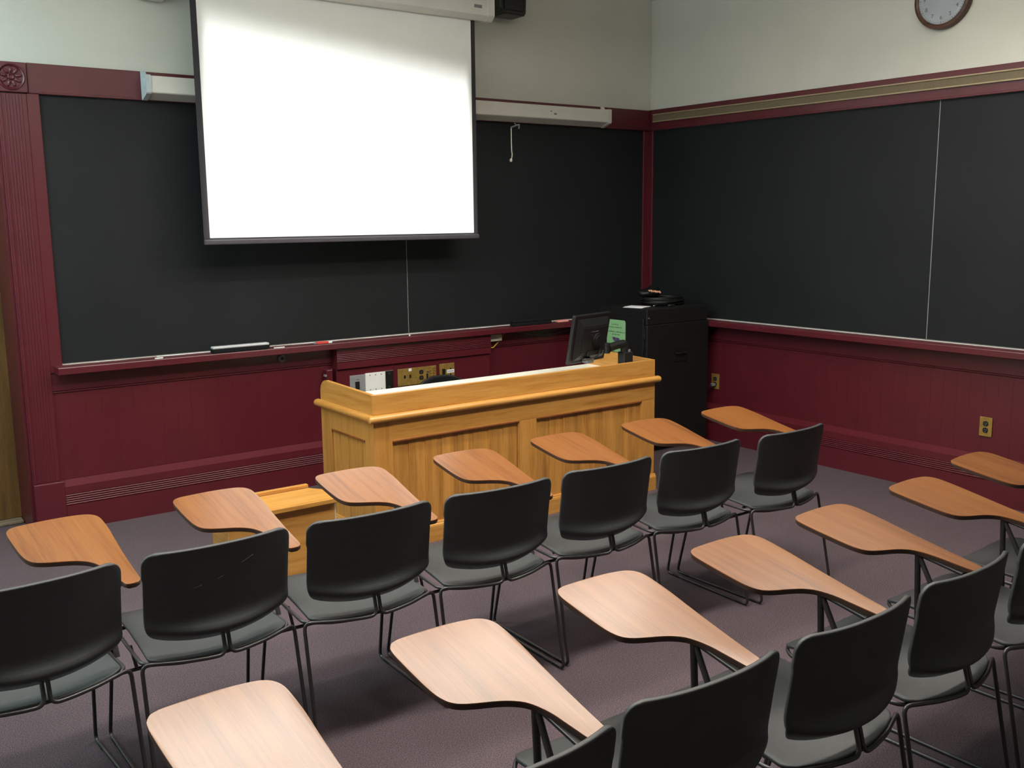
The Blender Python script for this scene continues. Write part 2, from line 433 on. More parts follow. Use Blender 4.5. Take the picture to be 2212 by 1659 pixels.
tp = [(.0, .946), (.120, .945), (.125, .949), (.125, .984), (.122, .989), (.114, .989), (.108, .985), (.004, .990), (0, .990)]
t = thing('chalk_tray', 'maroon wooden chalk tray under the front chalkboard', 'chalk tray', (0, 0, 0))
bm = B(); profile_run(bm, tp, FRONT, -4.825, -.098); obj('ledge', bm, M['maroon'], t)
bm = B()
x = -4.77
while x < -.1:
    e = min(x + .18, -.1); h = .9895 + .004 * random.random()
    prism(bm, [(.0045, .985), (.009 + .008 * random.random(), .987), (.0046, h)], FRONT, x, e - .0005); x = e
obj('chalk_dust', bm, M['chalk'], t, 0)
t = thing('chalk_tray', 'maroon wooden chalk tray under the right chalkboard', 'chalk tray', (0, 0, 0))
bm = B(); profile_run(bm, tp, RIGHT, -6.2, -.098); obj('ledge', bm, M['maroon'], t)
bm = B(); prism(bm, [(.0045, .985), (.006, .9895), (.0046, .9915)], RIGHT, -6.2, -.1); obj('chalk_dust', bm, M['chalk'], t, 0)

# erasers and chalk on the front tray
def eraser(x, rz, top, label):
    t = thing('chalkboard_eraser', label, 'eraser', (x, -.085, .9895), rz, None)
    bm = B(); box(bm, -.19, .19, -.024, .024, 0, .026, .004); obj('felt_pad', bm, M['felt'], t)
    bm = B(); box(bm, -.188, .188, -.025, .025, .0262, .042, .006); obj('grip', bm, top, t)
    return t
eraser(-3.72, .0, M['grip_silver'], 'long eraser with silver top on the front chalk tray')
eraser(-1.355, .0, M['felt'], 'long all-black eraser on the front chalk tray')
def chalk(x, y, L, mat, label, rz=0., r=.006, cat='chalk', grp=None):
    bm = B(); tube(bm, [(-L / 2, 0, 0), (L / 2, 0, 0)], r, 12)
    o = obj('chalk_stick', bm, mat, None, loc=(x, y, .9885 + y * .05 + r)); o.rotation_euler = (0, 0, rz)
    return tag(o, label, cat, grp)
chalk(-3.46, -.095, .075, M['chalk'], 'white chalk stick beside the silver topped eraser', .0, .005)
chalk(-4.24, -.085, .05, M['chalk'], 'short white chalk stub left of the silver topped eraser', .1, .005)
def chalkbox(x, y, L, m1, label, rz=0.):
    bm = B(); box(bm, -L / 2, L / 2, -.017, .017, 0, .016, .002)
    o = obj('chalk_box', bm, m1, None, loc=(x, y, .9885)); o.rotation_euler = (0, 0, rz)
    return tag(o, label, 'chalk box')
t = thing('chalk_box', 'small red box with pale end on the front chalk tray', 'chalk box', (-3.13, -.075, .9885))
bm = B(); box(bm, -.055, .03, -.017, .017, 0, .013, .002); obj('box_body', bm, M['red_chalk'], t)
bm = B(); box(bm, .0302, .058, -.016, .016, 0, .012, .002); obj('box_flap', bm, M['paper'], t)
bm = B(); box(bm, -.075, -.0552, -.012, .012, 0, .01, .002); obj('box_end', bm, M['grey_plastic'], t)
chalkbox(-1.03, -.075, .11, M['pink_chalk'], 'pink chalk piece right of the all-black eraser')
chalk(-.87, -.085, .06, M['pink_chalk'], 'small pink chalk stub beside the monitor edge', 0., .006)
chalk(-2.445, -.06, .05, M['chalk'], 'white chalk stub below the seam of the front board', 1.1, .006)

# ------------------------------------------------------------------ white roller case, cord, projection screen
t = thing('roller_case', 'long white roller case mounted above the front chalkboard', 'roller case', (-2.38, 0, 2.6))
cs = [(.022, 2.538), (.03, 2.534), (.118, 2.565), (.122, 2.571), (.122, 2.658), (.117, 2.664), (.022, 2.664)]
bm = B(); profile_run(bm, [(a, b - 2.6) for a, b in cs], FRONT, -4.185 + 2.38, -.585 + 2.38); obj('case_body', bm, M['case'], t)
cap = [(.0225, 2.534), (.035, 2.529), (.121, 2.560), (.126, 2.568), (.126, 2.662), (.12, 2.669), (.05, 2.672), (.03, 2.698), (.0225, 2.698)]
for a, b in ((-4.215, -4.186), (-.584, -.555)):
    bm = B(); profile_run(bm, [(p, q - 2.6) for p, q in cap], FRONT, a + 2.38, b + 2.38)
    if a < -4: disc(bm, T((a + 2.38, -.085, .02)) @ Ry(PI / 2) @ Matrix.Diagonal((1, .62, 1, 1)), .028, .006, 24)
    obj('end_cap', bm, M['case_grey'] if a < -4 else M['case'], t)
for q in ((1.2, 1.215, .018, .026), (1.235, 1.26, -.002, .01)):
    bm = B(); box(bm, q[0], q[1], -.1235, -.1221, q[2], q[3]); obj('maker_mark', bm, M['grey_plastic'], t, 0)
bm = B()
tube(bm, fillet([(.885, -.075, -.075), (.905, -.08, -.094), (.862, -.075, -.108), (.857, -.075, -.12)], .01), .006, 8)
tube(bm, fillet([(.905, -.08, -.094), (.93, -.08, -.085), (.925, -.08, -.118)], .01), .006, 8)
obj('hook', bm, M['grey_plastic'], t)
bm = B()
tube(bm, fillet([(.857, -.075, -.108), (.858, -.075, -.2), (.86, -.074, -.285), (.866, -.074, -.31), (.858, -.074, -.345)], .02), .0042, 10)
ball(bm, T((.853, -.074, -.352)) @ Matrix.Diagonal((1, 1, 1.25, 1)), .011)
obj('pull_cord', bm, M['cord'], t)

SX0, SX1, SY = -3.99, -1.997, -.30
t = thing('projection_screen', 'lowered white projection screen with black border lit by a projector', 'projection screen', (-2.99, SY, 3.17))
bm = B(); box(bm, SX0 + .037 + 2.99, SX1 - .034 + 2.99, -.0008, .0, 1.7165 - 3.17, .02); obj('screen_surface', bm, M['screen'], t, 0)
bm = B()
box(bm, SX0 + 2.99, SX0 + .037 + 2.99, -.001, .0, 1.7075 - 3.17, .02); box(bm, SX1 - .034 + 2.99, SX1 + 2.99, -.001, .0, 1.7075 - 3.17, .02)
box(bm, SX0 + .037 + 2.99, SX1 - .034 + 2.99, -.001, .0, 1.7075 - 3.17, 1.7165 - 3.17)
obj('border', bm, M['screen_border'], t, 0)
bm = B(); box(bm, SX0 + 2.99, SX1 + .006 + 2.99, -.014, .012, 1.676 - 3.17, 1.707 - 3.17, .006); obj('bottom_bar', bm, M['bar'], t)
sc = [(-.02, .0), (.028, .0), (.062, .03), (.062, .145), (.05, .155), (-.06, .155), (-.06, .02), (-.04, .0)]
bm = B(); prism(bm, sc, Matrix(((0, 0, 1, 0), (-1, 0, 0, 0), (0, 1, 0, 0), (0, 0, 0, 1))), -4.22 + 2.99, -1.93 + 2.99); obj('screen_case', bm, M['case'], t)
sc2 = [(-.02, -.002), (.03, -.002), (.066, .029), (.066, .147), (.052, .159), (-.063, .159), (-.063, .018), (-.042, -.002)]
for a, b in ((-4.28, -4.2205), (-1.9295, -1.868)):
    bm = B(); prism(bm, sc2, Matrix(((0, 0, 1, 0), (-1, 0, 0, 0), (0, 1, 0, 0), (0, 0, 0, 1))), a + 2.99, b + 2.99)
    bmesh.ops.bevel(bm, geom=[e for e in bm.edges], offset=.004, segments=2, affect='EDGES')
    obj('end_cap', bm, M['case'], t)
bm = B(); box(bm, -2.04 + 2.99, -1.975 + 2.99, -.0636, -.0621, .075, .095, .0005); obj('case_label', bm, M['grey_plastic'], t)
for x in (-.9, .75):
    bm = B(); box(bm, x, x + .05, .061, .297, .06, .1, .004); obj('wall_bracket', bm, M['case'], t)

# loudspeaker and the small box high on the front wall
t = thing('loudspeaker', 'black wall loudspeaker right of the projection screen case', 'loudspeaker', (-1.595, -.13, 3.395))
sp = [(-.12, -.09), (-.075, -.128), (.10, -.128), (.115, -.11), (.125, .14), (-.125, .14)]
bm = B(); prism(bm, sp, Matrix(((1, 0, 0, 0), (0, 0, -1, 0), (0, 1, 0, 0), (0, 0, 0, 1))), -.085, .085, .008); obj('cabinet_shell', bm, M['black_plastic'], t)
bm = B(); box(bm, -.085, .09, -.0, .008, -.1, .12, .003); o = obj('grille', bm, M['soft_black'], t, loc=(0, -.094, 0))
bm = B(); box(bm, -.03, .03, .086, .1315, -.03, .05, .004); obj('wall_bracket', bm, M['black_metal'], t)
t = thing('wall_sensor', 'small white box high on the front wall left of screen', 'sensor', (-4.12, 0, 3.106))
bm = B(); box(bm, -.068, .068, -.05, .0, 0, .12, .006); obj('sensor_body', bm, M['case'], t)
bm = B(); box(bm, -.05, .05, -.0535, -.0502, .012, .1, .002); obj('front_plate', bm, M['plate_white'], t)

# ------------------------------------------------------------------ clock and map rail on the right wall
CLK = Vector((0, -2.605, 3.148))
t = thing('wall_clock', 'round wall clock in a brown frame above the right chalkboard', 'clock', CLK)
cm = Matrix(((0, 0, -1, 0), (-1, 0, 0, 0), (0, 1, 0, 0), (0, 0, 0, 1)))      # local x -> -y (rightwards seen from the room), y -> z, z -> -x
bm = B(); lathe(bm, [(.0, .001), (.188, .001), (.188, .03), (.183, .042), (.168, .047), (.158, .04), (.157, .024), (.0, .024)], cm, 64); obj('clock_frame', bm, M['clock_frame'], t)
bm = B(); disc(bm, cm @ T((0, 0, .0265)), .1565, .003, 64); obj('dial', bm, M['clock_face'], t)
def text_mesh(s, size):
    cu = bpy.data.curves.new('txt', 'FONT'); cu.body = s; cu.size = size; cu.align_x = 'CENTER'; cu.align_y = 'CENTER'; cu.extrude = .0003
    o = bpy.data.objects.new('txt', cu); COL.objects.link(o)
    me = bpy.data.meshes.new_from_object(o.evaluated_get(bpy.context.evaluated_depsgraph_get()))
    bpy.data.objects.remove(o); bpy.data.curves.remove(cu)
    return me
def put_text(bm, s, size, mat):
    me = text_mesh(s, size); t_ = bmesh.new(); t_.from_mesh(me); t_.transform(mat); t_.to_mesh(me); t_.free()
    bm.from_mesh(me); bpy.data.meshes.remove(me)
for n in range(1, 13):
    a = PI / 2 - n * PI / 6
    bm = B(); put_text(bm, str(n), .034, cm @ T((math.cos(a) * .118, math.sin(a) * .118, .0287))); obj('numeral', bm, M['grey_plastic'], t, 0)
bm = B()
for n in range(60):
    a = n * PI / 30; tbox(bm, cm @ Rz(a) @ T((.146, 0, .0285)), .009 if n % 5 else .013, .0016 if n % 5 else .003, .0006)
obj('minute_track', bm, M['grey_plastic'], t, 0)
for nm, L_, w, a in (('hour_hand', .075, .008, 1.1), ('minute_hand', .115, .005, 2.3)):
    bm = B(); tbox(bm, cm @ Rz(a) @ T((L_ / 2 - .01, 0, .0305 + (nm == 'minute_hand') * .0014)), L_, w, .001); obj(nm, bm, M['ink'], t, 0)
bm = B(); disc(bm, cm @ T((0, 0, .0325)), .008, .003, 20); obj('hand_cap', bm, M['ink'], t)
bm = B()
pr = [(.156 * math.sin(a * PI / 2 / 8), .0365 + .012 * math.cos(a * PI / 2 / 8)) for a in range(9)]
pr[0] = (.0005, pr[0][1])
lathe(bm, pr, cm, 48); obj('glass_cover', bm, M['glass'], t, 60)

t = thing('map_rail', 'tan metal display rail along the trim over the right chalkboard', 'rail', (0, -3.1, 2.63))
bm = B(); box(bm, -.03, -.0285 + .006, -3.0, 3.04, -.031, .031); obj('cork_strip', bm, M['rail_dark'], t, 0)
for z in (-.031, .026):
    bm = B(); box(bm, -.037, -.0225, -3.0, 3.04, z - .003, z + .007, .002); obj('edge_lip', bm, M['rail'], t)

# ------------------------------------------------------------------ wall plates
def plate(name, label, cat, x0, x1, z0, z1, y, mat, th=.006):
    t = thing(name, label, cat, ((x0 + x1) / 2, y, (z0 + z1) / 2))
    w, h = (x1 - x0) / 2, (z1 - z0) / 2
    bm = B(); box(bm, -w, w, -th, -.0003, -h, h, .002); obj('cover_plate', bm, mat, t)
    return t, w, h
def mark(parent, name, x, z, w, h, y, mat, d=.003, bev=.001):
    bm = B(); box(bm, x - w / 2, x + w / 2, y - d, y, z - h / 2, z + h / 2, bev); return obj(name, bm, mat, parent)
def dot(parent, name, x, z, r, y, mat, d=.003):
    bm = B(); disc(bm, T((x, y - d / 2, z)) @ Rx(PI / 2), r, d, 16); return obj(name, bm, mat, parent)
def duplex(parent, x, z, y, mat):
    bm = B()
    for dz in (.021, -.021):
        p = []
        for k in range(24):
            a = 2 * PI * k / 24; p.append((max(-.0165, min(.0165, .0195 * math.cos(a))), .0165 * math.sin(a)))
        prism(bm, p, T((x, y, z + dz)) @ Rx(PI / 2), 0, .0035)
    o = obj('receptacle', bm, mat, parent)
    bm = B()
    for dz in (.021, -.021):
        for dx in (-.006, .006): tbox(bm, T((x + dx, y - .0037, z + dz + .003)), .0022, .0008, .008)
        disc(bm, T((x, y - .0037, z + dz - .008)) @ Rx(PI / 2), .0028, .0008, 10)
    obj('slots', bm, M['grey_plastic'], o)
YP = -.0745
t, w, h = plate('switch_plate', 'satin grey switch plate with black rocker left of white plate', 'switch', -2.945, -2.826, .615, .745, YP, M['plate_grey'])
mark(t, 'rocker', -.004, -.008, .032, .055, -.006, M['black_plastic'], .006)
mark(t, 'switch_legend', .002, .032, .02, .003, -.006, M['ink'], .0006, 0); mark(t, 'switch_legend', .004, -.044, .022, .003, -.006, M['ink'], .0006, 0)
t, w, h = plate('blank_plate', 'blank white wall plate with six screws', 'wall plate', -2.825, -2.667, .615, .750, YP, M['plate_white'], .012)
for x in (-.045, .0, .045):
    for z in (-.052, .052): dot(t, 'screw', x, z, .0042, -.012, M['grey_plastic'], .002)
t, w, h = plate('blank_plate', 'narrow black wall plate with two bright screws', 'wall plate', -2.666, -2.60, .618, .748, YP, M['black_plastic'])
box_bm = B(); box(box_bm, -.033, .033, -.009, -.0003, .0655, .069, .001); obj('top_edge', box_bm, M['silver'], t)
for z in (-.048, .048): dot(t, 'screw', .0, z, .0035, -.006, M['silver'], .002)
t, w, h = plate('control_panel', 'wide brass wall plate with switches and black outlets', 'wall plate', -2.563, -2.236, .628, .752, YP, M['brass'])
for x in (-.108, -.062): mark(t, 'toggle_switch', x, .004, .011, .022, -.006, M['black_plastic'], .007)
mark(t, 'toggle_switch', -.015, -.002, .008, .016, -.006, M['brass'], .008)
mark(t, 'paper_label', -.061, .05, .024, .02, -.006, M['paper'], .0008, 0)
duplex(t, .033, .004, -.006, M['black_plastic'])
mark(t, 'slide_control', .083, -.012, .013, .042, -.006, M['black_plastic'], .004)
dot(t, 'indicator', .084, .024, .006, -.006, M['silver'], .004); dot(t, 'indicator', .097, .022, .004, -.006, M['silver'], .004)
for x in (.113, .14):
    for z in (.046, .03, .012, -.006):
        if not (x < .12 and z > .04): dot(t, 'jack', x, z, .0055, -.006, M['brass'], .012)
mark(t, 'connector', .13, -.034, .036, .012, -.006, M['silver'], .004)
t, w, h = plate('connector_plate', 'small brass wall plate with blue video connector and label', 'wall plate', -2.207, -2.076, .628, .757, YP, M['brass'])
mark(t, 'network_jack', -.031, .005, .026, .042, -.006, M['black_plastic'], .004)
mark(t, 'video_connector', -.026, -.037, .044, .014, -.006, M['blue'], .007, .003)
mark(t, 'connector_rim', -.026, -.0285, .046, .003, -.006, M['silver'], .005)
mark(t, 'paper_label', .03, .004, .066, .024, -.006, M['paper'], .0008, 0)
for k, (x, w_) in enumerate(((.013, .02), (.04, .03))): mark(t, 'label_print', x, .004, w_, .005, -.0069, M['grey_plastic'], .0003, 0)
for z in (.024, -.02): dot(t, 'screw', .03, z, .006, -.006, M['black_plastic'], .002)

# outlets on the right wall: built facing the front wall's way and turned
def right_outlet(y, z, label, mat):
    t = thing('wall_outlet', label, 'outlet', (-.0066, y, z), -PI / 2)
    bm = B(); box(bm, -.041, .041, -.006, -.0003, -.062, .062, .002); obj('cover_plate', bm, mat, t)
    duplex(t, 0, 0, -.006, M['black_plastic'])
    return t
right_outlet(-3.062, .481, 'brass duplex outlet on the maroon panelling far from the cabinet', M['brass'])
right_outlet(-.80, .486, 'brass duplex outlet on the maroon panelling beside the black cabinet', M['brass'])
t = thing('power_plug', 'grey plug in the outlet beside the black cabinet', 'plug', (-.018, -.80, .462), -PI / 2)
bm = B(); box(bm, -.014, .014, -.036, -.0006, -.011, .011, .004); obj('plug_body', bm, M['grey_plastic'], t)
bm = B(); tube(bm, fillet([(0, -.034, 0), (.0, -.05, -.004), (-.02, -.06, -.02), (-.05, -.055, -.03)], .02), .0045, 8); obj('power_cord', bm, M['soft_black'], t)

# clips and boxes under the front tray
t = thing('cable_box', 'small beige junction box under the front chalk tray', 'junction box', (-1.68, -.0165, .882))
bm = B(); box(bm, -.066, .06, -.045, -.0005, 0, .054, .004); obj('box_body', bm, M['beige'], t)
bm = B(); box(bm, -.06, .03, -.0465, -.0452, .018, .026, .0005); obj('cover_seam', bm, M['grey_plastic'], t)
cb_ = t
bm = B(); tube(bm, fillet([(-1.735, -.035, .879), (-1.735, -.04, .85), (-1.715, -.04, .832), (-1.69, -.04, .832), (-1.62, -.035, .885), (-1.585, -.03, .925), (-1.57, -.024, .937)], .025), .0045, 10)
bm.transform(T((1.68, .0165, -.882))); obj('network_cable', bm, M['yellow'], cb_)
bm = B()
pts = [(-1.47 + .7 * k / 20, -.022, .9405 - .06 * math.sin(PI * k / 20) * (1 - .25 * k / 20)) for k in range(21)]
tube(bm, pts, .0026, 8); tag(obj('loose_cable', bm, M['grey_plastic']), 'thin grey cable sagging below the front tray left of monitor', 'cable')
t = thing('door_bell', 'round dark grey bell button under the front tray', 'button', (-3.415, -.0165, .905))
bm = B(); disc(bm, T((0, -.0065, 0)) @ Rx(PI / 2), .024, .014, 24); obj('button_base', bm, M['grey_plastic'], t)
bm = B(); disc(bm, T((0, -.017, 0)) @ Rx(PI / 2), .011, .006, 20); obj('push_button', bm, M['black_plastic'], t)
t = thing('conduit_box', 'painted outlet box on panelling end behind the desk', 'junction box', (-3.092, -.0165, .70))
bm = B(); box(bm, -.022, .022, -.056, -.0005, -.06, .10, .004); obj('box_body', bm, M['maroon'], t)
for z in (-.03, .012, .055):
    bm = B(); box(bm, -.032, -.0223, -.0535, -.02, z, z + .014, .001); obj('screw_tab', bm, M['plate_grey'], t)

# ------------------------------------------------------------------ oak instructor desk
X0, X1, YF, YK = -3.575, -1.468, -1.575, -.935
t = DESK = thing('instructor_desk', 'golden oak instructor desk with white top and raised rim', 'desk', ((X0 + X1) / 2, -1.25, 0))
ox, oy = (X0 + X1) / 2, -1.25
def dobj(name, bm, mat, smooth=35., parent=None):
    bm.transform(T((-ox, -oy, 0))); return obj(name, bm, mat, parent or t, smooth)
# front: face frame
bm = B()
P1, P2 = (-3.462, -2.594), (-2.464, -1.587); ZP0, ZP1 = .112, .613
th = .02
box(bm, X0, P1[0], YF, YF + th, .0, .736); box(bm, P1[1], P2[0], YF, YF + th, .1, .736); box(bm, P2[1], X1, YF, YF + th, .0, .736)
box(bm, P1[0], P1[1], YF, YF + th, ZP1, .736)
box(bm, P2[0], P2[1], YF, YF + th, ZP1, .736); box(bm, P1[0], P1[1], YF, YF + th, .0, ZP0); box(bm, P2[0], P2[1], YF, YF + th, .0, ZP0)
dobj('face_frame', bm, M['oak_v'], 0)
bm = B(); box(bm, P1[0] + .002, P2[1] + .11, YF - .0012, YF, ZP1 + .012, .735); dobj('top_rail', bm, M['oak_h'], 0)
for a, b in (P1, P2):
    bm = B(); x = a
    while x < b - .004:
        e = min(x + .079, b); box(bm, x + .0005, e - .0005, YF + .012, YF + .018, ZP0, ZP1); x = e
        e = min(x + .029, b)
        if e - x > .004: box(bm, x, e, YF + .0145, YF + .018, ZP0, ZP1)
        x = e
    dobj('beaded_panel', bm, M['oak_plank'], 0)
    bm = B()
    profile_z = [(0, 0), (.0, .012), (.012, .012), (.010, .006), (.004, .002)]
    box(bm, a, b, YF - .006, YF + .012, ZP1 - .001, ZP1 + .012, .004)
    dobj('panel_moulding', bm, M['oak_dark'])
    for (u, v) in ((a, a + .006), (b - .006, b)):
        bm = B(); box(bm, u, v, YF + .003, YF + .012, ZP0, ZP1 - .001, .002); dobj('panel_moulding', bm, M['oak_v'])
# sides
for sx, nm in ((X0, 'left'), (X1 - .02, 'right')):
    ya, yb = -1.474, -1.064
    bm = B(); box(bm, sx, sx + .02, YF + .0205, ya, 0, .736); box(bm, sx, sx + .02, yb, YK, 0, .736); box(bm, sx, sx + .02, ya, yb, .613, .736); box(bm, sx, sx + .02, ya, yb, 0, .112)
    dobj('side_frame', bm, M['oak_v'], 0)
    bm = B(); y = ya
    while y < yb - .004:
        e = min(y + .079, yb); box(bm, sx + .008, sx + .014, y + .0005, e - .0005, .112, .613); y = e
        e = min(y + .029, yb)
        if e - y > .004: box(bm, sx + .010, sx + .013, y, e, .112, .613)
        y = e
    dobj('beaded_panel', bm, M['oak_v'], 0)
    bm = B(); xa = sx - .004 if nm == 'left' else sx + .012
    box(bm, xa, xa + .012, ya, yb, .612, .624, .004); dobj('panel_moulding', bm, M['oak_dark'])
# base moulding
bp2 = [(-.0, 0), (.012, 0), (.012, .088), (.009, .098), (.005, .101), (.003, .11), (-.0, .112)]
bm = B(); prism(bm, bp2, T((0, YF, 0)) @ FRONT, X0 - .012, X1 + .012)
dobj('base_moulding', bm, M['oak_h'])
LEFTM = Matrix(((-1, 0, 0, X0), (0, 0, 1, 0), (0, 1, 0, 0), (0, 0, 0, 1))); RIGHTM = Matrix(((1, 0, 0, X1), (0, 0, 1, 0), (0, 1, 0, 0), (0, 0, 0, 1)))
for mt in (LEFTM, RIGHTM):
    bm = B(); prism(bm, bp2, mt, YF, YK); dobj('base_moulding', bm, M['oak_y'])
# bullnose
def nose(n=8):
    return [(0, .736)] + [(.012 + .02 * math.sin(PI * k / n), .755 - .02 * math.cos(PI * k / n)) for k in range(n + 1)] + [(0, .776)]
bm = B(); prism(bm, nose(), T((0, YF, 0)) @ FRONT, X0 - .028, X1 + .028)
for xx, s in ((X0 - .028, -1), (X1 + .028, 1)):
    ball(bm, T((xx, YF - .012, .755)) @ Matrix.Diagonal((.35, 1, 1, 1)), .0198, 16, 12)
dobj('bullnose_moulding', bm, M['oak_h'])
for mt in (LEFTM, RIGHTM):
    bm = B(); prism(bm, nose(), mt, YF - .008, YK + .03); dobj('bullnose_moulding', bm, M['oak_y'])
# raised rim
bm = B(); box(bm, X0, X1, YF, YF + .022, .776, .886, .0015, 1); dobj('rim_board', bm, M['oak_h'])
def rim_side():
    p = [(YF + .0222, .7365), (YK, .7365), (YK, .83)]
    for k in range(1, 8):
        a = PI / 2 * k / 7; p.append((YK - .075 + .075 * math.cos(a), .822 + .075 * math.sin(a)))
    p += [(YF + .0222, .886)]
    return p
for xx in (X0, X1 - .022):
    bm = B(); prism(bm, rim_side(), Matrix(((0, 0, 1, xx), (1, 0, 0, 0), (0, 1, 0, 0), (0, 0, 0, 1))), 0 if xx > -2 else 0.0, .022); dobj('rim_board', bm, M['oak_y'])
bm = B(); box(bm, X0 + .0225, X1 - .0225, YF + .0225, YK + .005, .762, .788, .002); dobj('desktop', bm, M['white_top'])
bm = B(); box(bm, X0 + .021, X1 - .021, -1.2, -1.182, .12, .76); dobj('modesty_panel', bm, M['oak_v'], 0)

# thin cable on the desk top near the monitor
bm = B(); tube(bm, fillet([(-1.965, -1.34, .793), (-1.93, -1.42, .792), (-1.86, -1.46, .792), (-1.72, -1.49, .792), (-1.56, -1.52, .792)], .05), .0032, 8)
tag(obj('monitor_cable', bm, M['soft_black']), 'thin black cable lying on the white desk top', 'cable')
bm = B(); tube(bm, fillet([(-1.53, -1.42, .7915), (-1.53, -1.41, .86), (-1.52, -1.36, .905), (-1.505, -1.33, .90)], .04), .003, 8)
tag(obj('post_cable', bm, M['soft_black']), 'thin dark cable arching against the desk end panel', 'cable')

# ------------------------------------------------------------------ monitor arm and monitor
t = thing('monitor_stand', 'black jointed monitor arm standing on the desk top', 'monitor arm', (-1.605, -1.435, .7885))
bm = B(); box(bm, -.038, .038, -.035, .035, .0, .148, .006); obj('post', bm, M['black_plastic'], t)
bm = B(); disc(bm, T((.012, 0, .1545)), .026, .013, 28); obj('post_collar', bm, M['grey_plastic'], t)
bm = B(); tube(bm, fillet([(-.008, .0, .1475), (-.01, .0, .205), (-.10, -.004, .196), (-.165, -.016, .185)], .022, 6), 0.027, 14); obj('arm', bm, M['black_plastic'], t)
bm = B(); tube(bm, [(-.178, -.016, .155), (-.178, -.016, .222)], .02, 18); tube(bm, [(-.180, -.022, .195), (-.188, -.02, .21)], .016, 14); obj('pivot_joint', bm, M['black_plastic'], t)
MC = Vector((-1.872, -1.38, 1.044))
t = thing('monitor', 'black flat monitor seen from behind on the desk', 'monitor', MC, .214)
mt = Rx(.184)
def mo(name, bm, mat, sm=35.): bm.transform(mt); return obj(name, bm, mat, t, sm)
bm = B(); box(bm, -.193, .193, -.006, .022, -.161, .161, .006); mo('bezel', bm, M['black_plastic'])
bm = B(); box(bm, -.175, .175, .0222, .0235, -.14, .145); mo('screen_panel', bm, M['soft_black'], 0)
bm = B()
a = [(-.172, -.0062, -.142), (.172, -.0062, -.142), (.172, -.0062, .142), (-.172, -.0062, .142)]
b = [(-.125, -.04, -.09), (.125, -.04, -.09), (.125, -.04, .085), (-.125, -.04, .085)]
A = [bm.verts.new(p) for p in a]; Bv = [bm.verts.new(p) for p in b]
bm.faces.new(A); bm.faces.new(Bv[::-1])
for i in range(4): bm.faces.new((A[i], A[(i + 1) % 4], Bv[(i + 1) % 4], Bv[i]))
bmesh.ops.bevel(bm, geom=bm.edges[:], offset=.006, segments=2, affect='EDGES')
mo('rear_shell', bm, M['black_plastic'])
bm = B(); disc(bm, T((.03, -.047, -.005)) @ Rx(PI / 2), .048, .012, 32); disc(bm, T((.03, -.056, -.005)) @ Rx(PI / 2), .036, .008, 32); mo('mount_disc', bm, M['black_plastic'])
bm = B(); box(bm, -.06, .10, -.05, -.0402, -.105, -.075, .004); mo('rear_ledge', bm, M['black_plastic'])
bm = B(); box(bm, -.055, .02, -.05, -.0065, -.158, -.128, .005); mo('port_cover', bm, M['grey_plastic'])
bm = B()
for k, (x, w_) in enumerate(((-.045, .004), (-.03, .012), (-.01, .016), (.012, .02))): box(bm, x, x + w_, -.0412, -.0402, .052, .057)
mo('badge', bm, M['grey_plastic'], 0)
bm = B(); tube(bm, fillet([(-.09, -.03, -.135), (-.03, -.06, -.125), (.05, -.06, -.105), (.08, -.045, -.07)], .03), .003, 8); mo('signal_lead', bm, M['soft_black'])

# ------------------------------------------------------------------ black equipment cabinet and what is on it
CX0, CX1, CY0, CY1, CZ = -.81, -.131, -.825, -.265, 1.120
t = thing('equipment_cabinet', 'tall black equipment cabinet in the corner behind the desk', 'cabinet', ((CX0 + CX1) / 2, (CY0 + CY1) / 2, 0))
ox, oy = (CX0 + CX1) / 2, (CY0 + CY1) / 2
bm = B(); box(bm, CX0, CX1, CY0, CY1, .05, 1.0, .006); dobj('carcass', bm, M['black_metal'])
bm = B(); box(bm, CX0 + .006, CX1 - .006, CY0 + .012, CY1, 1.0002, CZ, .006); dobj('top_section', bm, M['black_metal'])
bm = B(); box(bm, CX0 + .03, CX1 - .03, CY0 + .04, CY1 - .03, .0, .0498, .004); dobj('plinth', bm, M['black_metal'])
bm = B(); box(bm, CX0 - .014, CX0 - .0002, CY0 + .03, CY1 - .03, .09, 1.052, .005); d_ = dobj('door', bm, M['black_metal'])
bm = B(); box(bm, CX0 - .02, CX0 - .0142, CY0 + .03, CY0 + .05, .5, .8, .002); dobj('door_pull', bm, M['soft_black'])
for z in (.25, .9):
    bm = B(); tube(bm, [(CX0 - .006, CY0 + .022, z), (CX0 - .006, CY0 + .022, z + .06)], .006, 10); dobj('hinge', bm, M['soft_black'])
bm = B(); box(bm, -.53, -.37, CY0 - .004, CY0 - .0002, .695, .805, .003); hd = dobj('handle_recess', bm, M['soft_black'])
bm = B(); tube(bm, fillet([(-.50, CY0 - .005, .765), (-.50, CY0 - .02, .765), (-.40, CY0 - .02, .765), (-.40, CY0 - .005, .765)], .01), .006, 10); dobj('carry_handle', bm, M['soft_black'])
bm = B(); disc(bm, T((CX0 + .02, CY0 + .007, 1.055)) @ Rx(PI / 2), .006, .01, 12); dobj('screw', bm, M['silver'])

